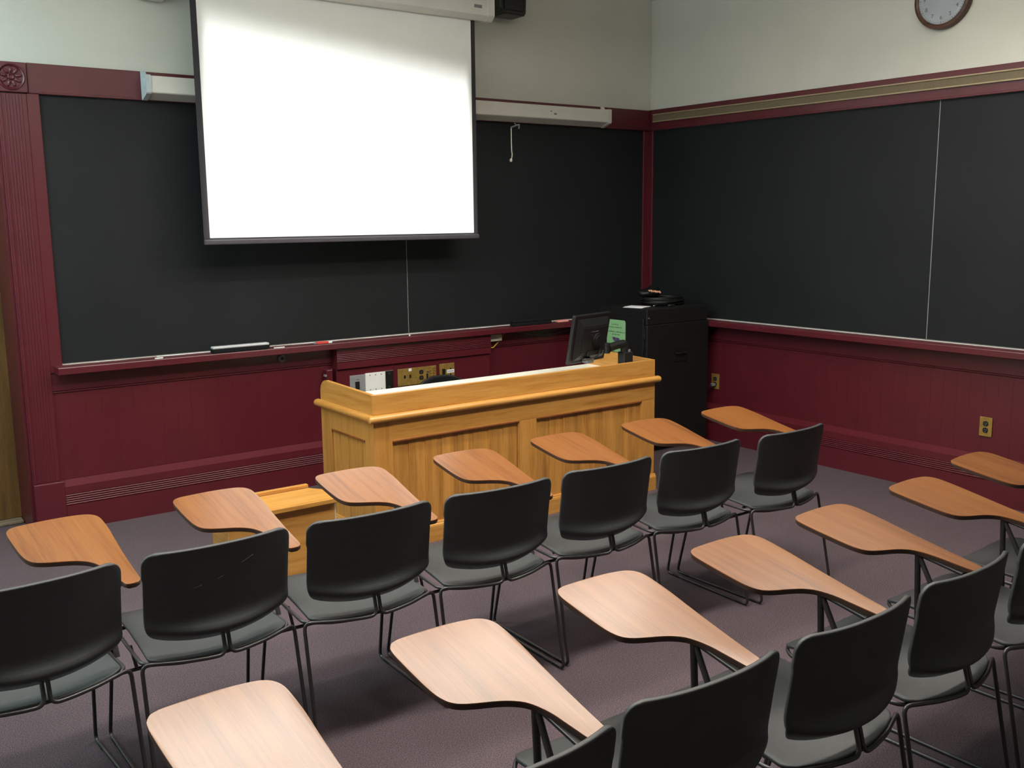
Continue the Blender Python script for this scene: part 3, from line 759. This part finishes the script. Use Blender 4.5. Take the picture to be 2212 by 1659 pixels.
# notice on the cabinet door
XN = CX0 - .0145
t = thing('notice', 'green paper notice taped to the black cabinet door', 'notice', (XN, -.492, .885))
nm_ = Matrix(((0, 0, -1, 0), (-1, 0, 0, 0), (0, 1, 0, 0), (0, 0, 0, 1)))
pp = [(-.107, -.138), (.107, -.138), (.107, .12)] + [(.107 - .016 + .016 * math.cos(a * PI / 10), .12 + .018 * math.sin(a * PI / 10)) for a in range(1, 6)] + [(-.107, .138)]
bm = B(); prism(bm, pp, nm_, .0, .0009); obj('sheet', bm, M['green'], t, 0)
def scribble(x0, x1, y, h=.007):
    """a line of print too small to read: a run of uneven strokes"""
    bm = B(); x = x0; rr = random.Random(int((x0 + 1) * 1e4))
    while x < x1:
        w_ = rr.uniform(.003, .006); hh = h * rr.choice((.55, .6, .65, 1.))
        tbox(bm, nm_ @ T((x + w_ / 2, y + (hh - h * .6) / 2 * rr.choice((1, -1)), .0011)) @ Rz(rr.uniform(-.3, .3)), w_ * .55, hh, .0003)
        if rr.random() < .7: tbox(bm, nm_ @ T((x + w_ / 2, y, .0011)), w_, h * .22, .0003)
        x += w_ + (.006 if rr.random() < .18 else .0012)
    obj('printed_line', bm, M['ink'], t, 0)
scribble(-.045, .022, .1, .012); scribble(-.085, .065, .078, .011); scribble(-.1, .1, .042, .011); scribble(-.045, .048, .022, .011)
bm = B()
p = [(-.045, .0), (-.02, .001), (.0, -.003), (.03, -.003), (.045, -.015), (.04, -.035), (.01, -.038), (-.015, -.034), (-.035, -.02)]
prism(bm, p, nm_, .0010, .0013); obj('printed_picture', bm, M['purple'], t, 0)
scribble(-.07, .04, -.118, .018)

# white papers, cable coil and pouch on the cabinet
t = thing('paper_stack', 'small stack of white papers on the black cabinet', 'papers', (-.715, -.60, CZ + .0005), .25)
for k in range(3):
    bm = B(); tbox(bm, T((.006 * k, -.004 * k, .0012 + .0028 * k)) @ Rz(.06 * k), .115, .17, .0022); obj('sheet', bm, M['paper'], t, 0)
def coil_pts(cx, cy, z, r, turns, seed, zr=.012):
    rr = random.Random(seed); out = []; n = int(turns * 26); ph = rr.random() * 6
    for i in range(n):
        a = 2 * PI * i / 26
        R_ = r * (1 + .12 * math.sin(a * .37 + ph) + .05 * math.sin(2.3 * a + ph))
        out.append((cx + R_ * math.cos(a) + .012 * math.sin(a * .21 + ph), cy + R_ * .8 * math.sin(a), z + zr * (1 + math.sin(a * .61 + ph)) + .0008 * i / 2.5))
    return out
t = thing('cable_coil', 'black cable coiled in loops on the cabinet', 'cable', (-.375, -.55, CZ + .0005))
for k, (r, tn, z) in enumerate(((.18, 4, .008), (.15, 4, .014), (.165, 3, .02))):
    bm = B(); tube(bm, coil_pts(0, .0, z, r, tn, k + 3, .009), .0062, 8); obj('cable_loop', bm, M['soft_black'], t)
for k, (x, y, a) in enumerate(((-.205, -.125, .4), (-.09, -.19, -.2))):
    bm = B(); tbox(bm, T((x, y, .011)) @ Rz(a), .045, .018, .014, .004); obj('connector', bm, M['black_plastic'], t)
    bm = B(); tbox(bm, T((x - .028 * math.cos(a), y - .028 * math.sin(a), .011)) @ Rz(a), .014, .012, .008, .002); obj('connector_tip', bm, M['silver'], t)
t = thing('pouch', 'slumped black pouch with orange print on the cable coil', 'pouch', (-.43, -.45, CZ + .066))
bm = B(); ball(bm, T((0, 0, .022)) @ Matrix.Diagonal((1.25, .8, .42, 1)), .09, 24, 14)
for v in bm.verts:
    v.co.z = max(v.co.z, .0) + .012 * math.sin(v.co.x * 38) * math.cos(v.co.y * 45) * (1 if v.co.z > .02 else 0) + (.022 * math.exp(-((v.co.x - .03) ** 2 + v.co.y ** 2) / .002) if v.co.z > .02 else 0)
obj('pouch_body', bm, M['soft_black'], t, 60)
bm = B()
for k in range(6): tbox(bm, T((-.06 + k * .021, -.066 - .002 * k, .048 - .003 * k)) @ Rx(.9) @ Rz(.1), .016, .016 + .005 * (k % 2), .004)
obj('printed_label', bm, M['orange'], t, 0)
bm = B(); tube(bm, fillet([(.05, 0, .05), (.09, .02, .075), (.14, .03, .05), (.15, .02, .012)], .03), .006, 8); obj('strap', bm, M['soft_black'], t)

# ------------------------------------------------------------------ low oak lectern on the floor
LX0, LX1, LYF, LYB = -4.47, -3.915, -1.765, -1.535
t = thing('tabletop_lectern', 'low oak lectern with rear lip on the carpet beside the desk', 'lectern', ((LX0 + LX1) / 2, -1.65, 0))
ox, oy = (LX0 + LX1) / 2, -1.65
bm = B(); box(bm, LX0, LX1, LYF, LYF + .018, .0, .405); dobj('front_panel', bm, M['oak_h'], 0)
for x in (LX0, LX1 - .018):
    bm = B(); box(bm, x, x + .018, LYF + .0185, LYB, 0, .405); dobj('side_panel', bm, M['oak_y'], 0)
bm = B(); box(bm, LX1 + .0003, LX1 + .007, LYF, LYF + .017, .0, .404); dobj('edge_strip', bm, M['beige'], 0)
bm = B(); box(bm, LX0 + .019, LX1 - .019, LYF + .02, LYB, .15, .168); dobj('shelf', bm, M['oak_h'], 0)
tp_ = [(LX0 - .03, -1.79), (LX1 + .008, -1.79), (LX1 + .026, -1.60), (LX1 - .03, -1.522), (LX0 + .03, -1.522), (LX0 - .03, -1.60)]
bm = B(); prism(bm, tp_, Matrix.Identity(4), .4055, .430, .003); dobj('top_board', bm, M['oak_h'])
bm = B(); box(bm, LX0 + .03, LX1 - .028, -1.524, -1.492, .4302, .448, .003); dobj('book_stop', bm, M['oak_h'])

# ------------------------------------------------------------------ office chair behind the desk
t = thing('office_chair', 'black office chair mostly hidden behind the oak desk', 'chair', (-2.39, -.52, 0), PI)
def shell(fn, nu, nv, thick, rnd=0.):
    """closed shell from a surface function fn(u,v) -> Vector, u,v in 0..1"""
    bm = B(); e = 1e-3
    F, K = [], []
    for j in range(nv + 1):
        fr, br = [], []
        for i in range(nu + 1):
            u, v = i / nu, j / nv
            p = fn(u, v)
            du = fn(min(1, u + e), v) - fn(max(0, u - e), v); dv = fn(u, min(1, v + e)) - fn(u, max(0, v - e))
            n = du.cross(dv); n = n.normalized() if n.length > 1e-12 else Vector((0, 1, 0))
            fr.append(bm.verts.new(p)); br.append(bm.verts.new(p + n * thick))
        F.append(fr); K.append(br)
    for j in range(nv):
        for i in range(nu):
            bm.faces.new((F[j][i], F[j][i + 1], F[j + 1][i + 1], F[j + 1][i])); bm.faces.new((K[j][i], K[j + 1][i], K[j + 1][i + 1], K[j][i + 1]))
    for i in range(nu):
        bm.faces.new((F[0][i], K[0][i], K[0][i + 1], F[0][i + 1])); bm.faces.new((F[nv][i], F[nv][i + 1], K[nv][i + 1], K[nv][i]))
    for j in range(nv):
        bm.faces.new((F[j][0], F[j + 1][0], K[j + 1][0], K[j][0])); bm.faces.new((F[j][nu], K[j][nu], K[j + 1][nu], F[j + 1][nu]))
    if rnd:
        bmesh.ops.recalc_face_normals(bm, faces=bm.faces[:])
        rim = set()
        for i in range(nu): rim |= {(F[0][i], F[0][i + 1]), (K[0][i], K[0][i + 1]), (F[nv][i], F[nv][i + 1]), (K[nv][i], K[nv][i + 1])}
        for j in range(nv): rim |= {(F[j][0], F[j + 1][0]), (K[j][0], K[j + 1][0]), (F[j][nu], F[j + 1][nu]), (K[j][nu], K[j + 1][nu])}
        es = [bm.edges.get(p) for p in rim]
        bmesh.ops.bevel(bm, geom=[e for e in es if e], offset=rnd, segments=2, affect='EDGES', profile=.5, clamp_overlap=True)
    return bm
def sq(v, n):   # samples bunched to both ends
    return (1 - math.cos(PI * v)) / 2
def oback(u, v):
    z = .72 - .27 * sq(v, 1); hw = .235 * (1 - .0) * min(1, math.sqrt(max(0, 1 - max(0, (z - .56) / .161) ** 2.2)) * .9 + .1)
    x = (2 * u - 1) * hw
    return Vector((x, -.13 + .12 * x * x / .05 * .4 - .03 * math.sin((z - .45) * 8), z))
obj('backrest', shell(oback, 20, 18, .03), M['felt'], t, 60)
bm = B()
rim = [oback(0, k / 24) for k in range(25)] + [oback(k / 12, 1) for k in range(1, 12)] + [oback(1, 1 - k / 24) for k in range(25)] + [oback(1 - k / 12, 0) for k in range(1, 12)]
rim = [p for i, p in enumerate(rim) if i == 0 or (p - rim[i - 1]).length > 1e-4]
tube(bm, rim, .009, 8, close=True); obj('back_rim', bm, M['black_plastic'], t, 60)
bm = B(); box(bm, -.24, .24, -.1, .36, .42, .49, .03, 4); obj('seat', bm, M['felt'], t, 60)
bm = B(); tube(bm, [(0, .12, .10), (0, .12, .42)], .028, 16); tube(bm, fillet([(0, .05, .415), (0, -.13, .42), (0, -.135, .6)], .05), .016, 10); obj('column', bm, M['black_metal'], t)
for k in range(5):
    a = 2 * PI * k / 5 + .3
    bm = B(); tube(bm, [(.02 * math.cos(a), .12 + .02 * math.sin(a), .11), (.29 * math.cos(a), .12 + .29 * math.sin(a), .075)], [.024, .016], 10); obj('base_arm', bm, M['black_plastic'], t)
    bm = B(); disc(bm, T((.29 * math.cos(a), .12 + .29 * math.sin(a), .03)) @ Rz(a) @ Rx(PI / 2), .03, .04, 20); obj('caster', bm, M['soft_black'], t)

# ------------------------------------------------------------------ tablet-arm chairs
def tablet_outline():
    p = [(.062, .690), (.068, .717), (.083, .732), (.103, .738), (.167, .741), (.244, .740), (.31, .732), (.338, .722), (.355, .706), (.364, .683), (.366, .646), (.364, .576),
         (.357, .50), (.349, .40), (.343, .30), (.339, .21), (.336, .193), (.326, .183), (.31, .180), (.295, .182), (.287, .190), (.282, .215), (.272, .275), (.265, .315), (.252, .352), (.234, .381), (.205, .403), (.172, .418),
         (.136, .431), (.104, .445), (.085, .460), (.074, .480), (.067, .51), (.063, .562), (.061, .649)]
    return p
TS = .174
def tz(x, y): return .651 + .013 * x + TS * y
def back_fn(u, v):
    # v 0 top, 1 bottom; face seen from behind
    s = sq(v, 1)
    s = .5 * s + .5 * v
    du = (2 * u - 1)
    # rounded corners
    hgt = .29; top = s * hgt; bot = (1 - s) * hgt
    W = .2465 if top < .085 else .2435
    r = .04; cut = 0
    if top < r: cut = r - math.sqrt(max(0, r * r - (r - top) ** 2))
    rb = .05
    if bot < rb: cut = rb - math.sqrt(max(0, rb * rb - (rb - bot) ** 2))
    W -= cut
    x = du * W
    c = (x / .245) ** 2
    z = .806 - top + .0 * c
    # lower edge dips toward the middle
    z -= (1 - c) * .038 * s ** 1.5
    # profile: almost straight, a roll near the bottom that curls forward
    y = .030 + .038 * s - .027 * (1 - .75 * c) * math.exp(-((s - .875) / .08) ** 2) + .026 * max(0., (s - .86) / .14) ** 2
    y += .042 * c ** 1.2 * (1 + .1 * s)
    return Vector((x, y, z))
def seat_fn(u, v):
    # v 0 rear, 1 front
    y0, y1 = .050, .565
    w = .5 * v + .5 * sq(v, 1)
    hw = .236 - .012 * min(1, w / .6)
    cut = 0; D = (y1 - y0) * w; r = .03
    rem = (y1 - y0) * (1 - w); rf = .075
    if rem < rf: cut = rf - math.sqrt(max(0, rf * rf - (rf - rem) ** 2))
    if D < .03: cut = .03 - math.sqrt(max(0, .03 ** 2 - (.03 - D) ** 2))
    x = (2 * u - 1) * (hw - cut)
    c = (x / .22) ** 2
    y = y0 + D + .048 * c * (1 - w) ** 3
    z = .4285 + .030 * w - .010 * math.sin(PI * min(1, w * 1.2)) * (1 - c) + .008 * c
    if w > .8: z -= .03 * ((w - .8) / .2) ** 2
    return Vector((x, y, z))

def make_chair():
    t = thing('tablet_chair', '', 'chair', (0, 0, 0), 0)
    obj('backrest', shell(back_fn, 26, 34, .015, .0045), M['poly'], t, 50)
    b = shell(seat_fn, 22, 26, .011, .0035); b.transform(T((0, 0, -.0)))
    obj('seat', b, M['poly'], t, 50)
    r = .0066
    for s in (-1, 1):
        # rod: up from rear rail centre, along the rear rail, down the rear leg, runner, front leg
        bm = B()
        pts = [(s * .19, .112, .56), (s * .05, .082, .545), (s * .0085, .068, .525), (s * .0085, .042, .431), (s * .06, .046, .431), (s * .14, .062, .434), (s * .258, .106, .440), (s * .262, .018, .0065), (s * .258, .567, .0065), (s * .246, .475, .425), (s * .2, .47, .43)]
        sm = fillet(pts, .028, 5)
        tube(bm, sm, r, 10)
        obj('leg_rod', bm, M['frame'], t, 60)
        bm = B()
        tube(bm, fillet([(s * .05, .075, .418), (s * .15, .095, .42), (s * .25, .128, .432), (s * .246, .30, .434), (s * .24, .5, .442), (s * .19, .555, .44), (s * .05, .56, .438)], .03, 5), r * .95, 10)
        obj('seat_rod', bm, M['frame'], t, 60)
        for yy in (.07, .50):
            bm = B(); tbox(bm, T((s * .2612 - s * .003 * (yy > .3), yy, .006)), .0145, .05, .0118, .004); obj('glide', bm, M['soft_black'], t)
    bm = B(); tube(bm, [(-.268, .30, .345), (.268, .30, .345)], r, 10); [tube(bm, [(q * .22, .30, .345), (q * .235, .305, .43)], r * .9, 8) for q in (-1, 1)]; tube(bm, [(-.2, .20, .424), (.2, .20, .424)], r, 10); obj('crossbar', bm, M['frame'], t, 60)
    # tablet
    al = math.atan(TS)
    pl = Matrix(((1, 0, 0, 0), (0, 1, 0, 0), (.013, TS, 1, .651), (0, 0, 0, 1)))
    bm = B(); o_ = tablet_outline()
    # smooth outline
    pts = [Vector((x, y, 0)) for x, y in o_]; n = len(pts); ol = []
    for i in range(n):
        p0, p1, p2, p3 = pts[i - 1], pts[i], pts[(i + 1) % n], pts[(i + 2) % n]
        for k in range(3):
            q = k / 3
            ol.append(.5 * ((2 * p1) + (p2 - p0) * q + (2 * p0 - 5 * p1 + 4 * p2 - p3) * q * q + (3 * p1 - p0 - 3 * p2 + p3) * q ** 3))
    prism(bm, [(p.x, p.y) for p in ol], pl, -.003, .0, .0012); tab = obj('tablet', bm, M['walnut'], t, 40)
    bm = B(); prism(bm, [(p.x, p.y) for p in ol], pl, -.0155, -.0031, .003); obj('edge_band', bm, M['tablet_edge'], tab, 50)
    # support
    bm = B()
    top = Vector((.256, .372, tz(.256, .372) - .019))
    tube(bm, [top, (.262, .362, .436)], .0098, 12); obj('tablet_post', bm, M['frame'], t, 60)
    bm = B(); tube(bm, [top + Vector((.004, -.004, -.004)), (.256, .225, .436)], .0086, 12); obj('tablet_brace', bm, M['frame'], t, 60)
    bm = B(); tbox(bm, T((.285, .30, tz(.285, .30) - .0205)) @ Rx(al), .05, .16, .009, .003); obj('mounting_plate', bm, M['soft_black'], t)
    return t

chair0 = make_chair()
used = []
def place_chair(x, y, rz, label, group):
    if not used:
        r = chair0; used.append(1)
    else:
        r = chair0.copy(); COL.objects.link(r)
        for ch in list(chair0.children):
            c = ch.copy(); COL.objects.link(c); c.parent = r
            for g in list(ch.children):
                d = g.copy(); COL.objects.link(d); d.parent = c
    r.location = (x, y, 0); r.rotation_euler = (0, 0, rz)
    r['label'] = label; r['group'] = group
    return r
G1, G2 = 'tablet chairs of the front row', 'tablet chairs of the second row'
ROW1 = [(-5.559, -3.276, .049, 'charcoal tablet chair at left end of the front row, cut by frame'),
        (-5.014, -3.262, .013, 'charcoal tablet chair second from left in front row, scratched back'),
        (-4.472, -3.282, -.029, 'charcoal tablet chair third from left, before the low lectern'),
        (-3.927, -3.3, -.044, 'charcoal tablet chair middle of front row, before the desk left half'),
        (-3.366, -3.301, -.019, 'charcoal tablet chair third from right in front row, before the desk'),
        (-2.818, -3.314, -.047, 'charcoal tablet chair second from right in front row, before desk end'),
        (-2.225, -3.352, .011, 'charcoal tablet chair at right end of the front row')]
ROW2 = [(-5.585, -4.891, .021, 'pale glaring tablet of leftmost second row chair, backrest below the frame'),
        (-5.026, -4.89, -.018, 'charcoal tablet chair second from left in second row, brightest glare on tablet'),
        (-4.481, -4.865, -.029, 'charcoal tablet chair third from left in second row, back cut by bottom edge'),
        (-3.923, -4.87, .001, 'charcoal tablet chair in middle of the second row'),
        (-3.364, -4.856, .029, 'charcoal tablet chair third from right in second row, tablet tail visible'),
        (-2.773, -4.838, .031, 'charcoal tablet chair second from right in second row, cut by right edge'),
        (-2.181, -4.762, .057, 'charcoal tablet chair at far right of second row, only tablet showing')]
for a in ROW1: place_chair(*a, G1)
for a in ROW2: place_chair(*a, G2)
place_chair(-3.93, -6.41, 0., 'tablet chair of the third row, only tablet tip showing at bottom right corner', 'tablet chairs of the third row')

# scratches on one backrest: pale scuffs standing on the plastic
sec = [o for o in bpy.data.objects if o.get('label', '').endswith('scratched back')][0]
bm = B()
for (x0, z0, x1, z1) in ((.06, .712, .10, .728), (-.10, .668, -.07, .674), (-.02, .682, .0, .688)):
    pa = back_fn(.5 + x0 / .487, (.806 - z0) / .31); pb = back_fn(.5 + x1 / .487, (.806 - z1) / .31)
    tube(bm, [pa + Vector((0, -.0004, 0)), pb + Vector((0, -.0004, 0))], [.0004, .0009], 6)
so = obj('scuff_mark', bm, M['grey_plastic'], sec)

# ------------------------------------------------------------------ ceiling lights
def lamp(name, kind, loc, energy, col, **kw):
    l = bpy.data.lights.new(name, kind); l.energy = energy; l.color = col
    for k, v in kw.items(): setattr(l, k, v)
    o = bpy.data.objects.new(name, l); COL.objects.link(o); o.location = loc
    return o
WARM = (1., .95, .86)
def fixture(x, y, z, L_, energy, label, spread=150, col=WARM, up=.85, sy=.3):
    t = thing('ceiling_light', label, 'ceiling light', (x, y, z), 0, 'pendant fluorescent lights')
    bm = B(); box(bm, -L_ / 2, L_ / 2, -.17, .17, .012, .07, .012); obj('housing', bm, M['case'], t)
    for s in (-1, 1):
        bm = B(); box(bm, s * L_ * .35 - .008, s * L_ * .35 + .008, -.008, .008, .07, ZC - z); obj('stem', bm, M['case'], t)
    o = lamp('tube_light', 'AREA', (0, 0, 0), energy, col, shape='RECTANGLE', size=L_ - .06, size_y=sy, spread=math.radians(spread))
    o.parent = t
    u = lamp('fill_up_light', 'AREA', (0, 0, .075), energy * up, col, shape='RECTANGLE', size=L_ - .1, size_y=.2); u.rotation_euler = (PI, 0, 0); u.parent = t  # added fill, bounced off the ceiling to brighten the upper walls
    return t
LZ = 3.22
fixture(-4.55, -2.25, LZ, 2.3, 40, 'white ceiling light over the left of the front row', 160, sy=.17)
fixture(-2.45, -2.25, LZ, 1.8, 24, 'white ceiling light over the right of the front row', 150, sy=.17)
fixture(-4.5, -3.45, LZ, 2.3, 54, 'white ceiling light between the rows on the left', 140)
fixture(-1.85, -3.45, LZ, 2.1, 52, 'white ceiling light between the rows on the right', 160)
fixture(-6.35, -1.15, LZ, 1.2, 34, 'white ceiling light before the brown door', 175, (.66, .95, 1.), 1.1)
t = thing('window_1', 'tall side window', 'window', (XL + .005, -1.7, 1.3)); t['kind'] = 'structure'
bm = B(); box(bm, 0, .05, -1.05, -.98, 0, 2.1, .004); box(bm, 0, .05, .98, 1.05, 0, 2.1, .004); box(bm, 0, .05, -.98, .98, 0, .07, .004); box(bm, 0, .05, -.98, .98, 2.03, 2.1, .004); obj('window_frame', bm, M['maroon'], t)
o = lamp('daylight', 'AREA', (XL + .06, -1.7, 2.35), 40, (.76, .97, 1.), shape='RECTANGLE', size=1.95, size_y=1.95)
o.rotation_euler = (0, -PI / 2, 0)

# projector beam on the screen
PJ = Vector((-2.99, -4.4, 3.1)); TG = Vector((-2.99, SY, 2.36))
pj = lamp('projector_beam', 'SPOT', PJ, 800, (1., 1., .98), spot_size=math.radians(50), spot_blend=0., shadow_soft_size=.03)
pj.rotation_euler = (TG - PJ).to_track_quat('-Z', 'Y').to_euler()
l = pj.data; l.use_nodes = True
N, L = l.node_tree.nodes, l.node_tree.links
em = N['Emission']
tc = N.new('ShaderNodeTexCoord'); sx = N.new('ShaderNodeSeparateXYZ'); L.new(tc.outputs['Normal'], sx.inputs[0])
def mth(op, a, b=None):
    n = N.new('ShaderNodeMath'); n.operation = op
    for i, v in enumerate((a, b)):
        if v is None: continue
        if isinstance(v, (int, float)): n.inputs[i].default_value = v
        else: L.new(v, n.inputs[i])
    return n.outputs[0]
az = mth('ABSOLUTE', sx.outputs[2])
ux = mth('DIVIDE', sx.outputs[0], az); uy = mth('DIVIDE', sx.outputs[1], az)
D_ = (TG - PJ).length
def smooth(v, a, b):
    n = N.new('ShaderNodeMapRange'); n.interpolation_type = 'SMOOTHSTEP'
    n.inputs['From Min'].default_value = a; n.inputs['From Max'].default_value = b; L.new(v, n.inputs['Value']); return n.outputs[0]
hw = .957 / D_
mx_ = mth('MULTIPLY', smooth(mth('ABSOLUTE', ux), hw, hw - .004), smooth(uy, -.152, -.147))
tilt = mth('ADD', uy, mth('MULTIPLY', ux, .10))
top = smooth(tilt, .158, .092)
L.new(mth('MULTIPLY', mx_, top), em.inputs['Strength'])

# ------------------------------------------------------------------ world and view
w = bpy.data.worlds.new('world'); SC.world = w; w.use_nodes = True
w.node_tree.nodes['Background'].inputs['Color'].default_value = (.6, .65, .7, 1); w.node_tree.nodes['Background'].inputs['Strength'].default_value = .0
SC.view_settings.view_transform = 'Standard'; SC.view_settings.look = 'None'; SC.view_settings.gamma = 1; SC.view_settings.exposure = 0.
SC.view_settings.use_curve_mapping = False
try:
    SC.cycles.use_denoising = True
    SC.cycles.max_bounces = 8
except Exception: pass
